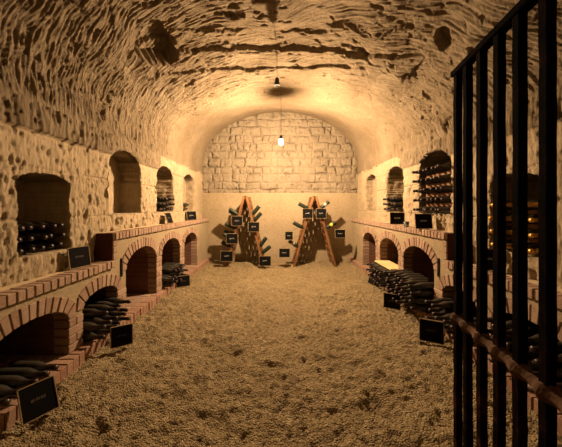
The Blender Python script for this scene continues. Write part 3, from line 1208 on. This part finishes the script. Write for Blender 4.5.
rack_sign(302.5, 313, 208.5, 218.5, 5.37, 'hanging slate on the gate-side rack, one of the top pair by the green bottle', neck(RR, -1, 1, 0), 4)
rack_sign(316, 326.5, 208.5, 218.5, 5.37, 'hanging slate on the gate-side rack, one of the top pair under the labelled bottle', neck(RR, 1, 1, 0), 4)
rack_sign(285, 293, 231.5, 240, 5.37, 'small hanging slate under the halfway bottle on the gate-side rack', neck(RR, -1, 4, 0), 3)
rack_sign(279, 290, 248.5, 257.5, 5.37, 'lowest hanging slate on the left of the gate-side rack', neck(RR, -1, 7, 0, .2), 4)
rack_sign(335, 345.5, 229.5, 238, 5.37, 'hanging slate below the yellow labelled bottle on the gate-side rack', neck(RR, 1, 4, 0, .2), 3)
rack_sign(231.5, 242.5, 216, 226, 5.37, 'hanging slate highest on the rack opposite the gate', neck(RL, -1, 2, 0), 3)
rack_sign(248, 259.5, 222, 232, 5.37, 'hanging slate under the upper green bottles on rack opposite the gate', neck(RL, 1, 3, 0), 5)
rack_sign(226, 238, 233.5, 244, 5.37, 'hanging slate at mid height on the rack opposite the gate', neck(RL, -1, 4, 0, .1, .35), 4)
rack_sign(220.5, 233, 251, 261.5, 5.37, 'hanging slate lowest on the rack opposite the gate', neck(RL, -1, 6, 0, .15, .6), 4)
rack_sign(259, 271, 256, 266, 5.32, 'slate standing on the gravel at the foot of the rack opposite the gate', None, 4)


# ------------------------------------------------------------------ lamps
LX, LY, LZ = .016, 4.30, 2.22
lamp = empty('pendant_lamp', (LX, LY, LZ), 'lit bare bulb hanging on a cord from the vault', 'lamp')
mb = MB()
prof = [(0, -.034), (.012, -.031), (.023, -.022), (.0295, -.008), (.030, .003), (.026, .016), (.018, .029), (.012, .044)]
mb.lathe(prof, 12)
mb.build('bulb', BULB, lamp, 0, True)
mb = MB()
mb.lathe([(0, .118), (.016, .118), (.022, .108), (.026, .080), (.037, .066), (.039, .060), (.037, .060), (.014, .046), (0, .046)], 16)
mb.build('lamp_holder', BLACKP, lamp, 0, True)
mb = MB()
mb.tube([(0, 0, .115), (0.001, 0, .5), (0, 0, .80)], .004, 6)
mb.build('cord', CABLE, lamp)

bh = empty('hanging_bulb_holder', (-.038, 3.40, 2.725), 'small black empty bulb holder hanging from the vault', 'bulb holder')
mb = MB()
mb.lathe([(0, .105), (.012, .105), (.026, .088), (.030, .040), (.034, .036), (.034, .002), (.026, .0), (.024, .03), (0, .03)], 16)
mb.build('holder_body', BLACKP, bh, 0, True)
mb = MB()
mb.tube([(0, 0, .10), (.001, 0, .2), (0, 0, .44)], .0035, 6)
mb.build('cord', CABLE, bh)


# ------------------------------------------------------------------ iron gate
gate = empty('iron_gate', (.60, .30, 0), 'tall rusty wrought iron bar gate standing open in front', 'gate')
ys = [1.1, 1.025, .935, .843, .756, .663, .575, .487, .40]


def gx(y):
    return .725 + (y - 1.1) * (.068 / .437)


gd = Vector((gx(1) - gx(0), 1, 0)).normalized()
gn = Vector((gd.y, -gd.x, 0))


def gp(y, z, off=0):
    p = Vector((gx(y), y, z)) + gn * off
    return p - gate.location


ZT, ZM, ZB = 1.75, .745, .12
for i, y in enumerate(ys):
    mb = MB()
    hw = .0118
    n = 26
    for k in range(n):
        z0, z1 = .06 + (ZT - .06) * k / n, .06 + (ZT - .06) * (k + 1) / n
        if k == 0:
            prev = [gp(y, z0) + a * gd * hw + b * gn * hw for a, b in ((-1, -1), (1, -1), (1, 1), (-1, 1))]
        h2 = hw * random.uniform(.96, 1.04)
        jx = Vector((random.uniform(-.0007, .0007), random.uniform(-.0007, .0007), 0))
        cur = [gp(y, z1) + jx + a * gd * h2 + b * gn * h2 for a, b in ((-1, -1), (1, -1), (1, 1), (-1, 1))]
        mb.add(prev + cur, [(0, 1, 5, 4), (1, 2, 6, 5), (2, 3, 7, 6), (3, 0, 4, 7)])
        prev = cur
    b = mb.build('bar', IRON, gate)
mb = MB()
mb.obox((gp(1.118, ZT) + gp(.30, ZT)) / 2, gd * .42, gn * .019, Vector((0, 0, .012)))
mb.build('top_rail', IRON, gate, .003)
# forged through-rail that swells round every bar
mb = MB()
pts, rad = [], []
yy = 1.118
while yy > .30:
    dmin = min(abs(yy - q) for q in ys)
    sw = math.exp(-(dmin / .022) ** 2)
    pts.append((yy, sw))
    yy -= .0085
prev = None
for y, sw in pts:
    hh, ww = .0125 + .010 * sw, .0125 + .012 * sw
    c = gp(y, ZM + random.uniform(-.001, .001))
    cur = [c + gn * ww * math.cos(t) * 1.2 + Vector((0, 0, hh * math.sin(t) * 1.2)) for t in [PI / 4 + k * PI / 4 for k in range(8)]]
    if prev:
        mb.add(prev + cur, [(k, (k + 1) % 8, 8 + (k + 1) % 8, 8 + k) for k in range(8)])
    else:
        mb.add(cur, [tuple(range(8))])
    prev = cur
mb.build('middle_rail', RUST, gate)
mb = MB()
mb.obox((gp(1.118, ZB) + gp(.30, ZB)) / 2, gd * .42, gn * .019, Vector((0, 0, .014)))
mb.build('bottom_rail', IRON, gate, .003)
mb = MB()
mb.tube([gp(.30, -.03), gp(.30, 1.9)], .022, 12)
mb.build('hinge_post', IRON, gate)

# ------------------------------------------------------------------ camera, world, look
cam = bpy.data.cameras.new('camera')
co = link('camera', cam, None, (0, 0, 1.2))
co.rotation_euler = (PI / 2, 0, 0)
cam.sensor_width = 36
cam.lens = 270 / 562 * 36
cam.shift_x = (281 - 280) / 562
cam.shift_y = (207 - 223.5) / 562
cam.clip_start = .05
SC.camera = co
w = bpy.data.worlds.new('world')
SC.world = w
w.use_nodes = True
w.node_tree.nodes['Background'].inputs[0].default_value = (.01, .006, .003, 1)
w.node_tree.nodes['Background'].inputs[1].default_value = 1
vs = SC.view_settings
vs.view_transform = 'Standard'
vs.look = 'None'
vs.exposure = 1.5
vs.gamma = 1
vs.use_curve_mapping = False
SC.cycles.max_bounces = 8
SC.cycles.diffuse_bounces = 2
SC.cycles.sample_clamp_indirect = 20
SC.cycles.caustics_reflective = False
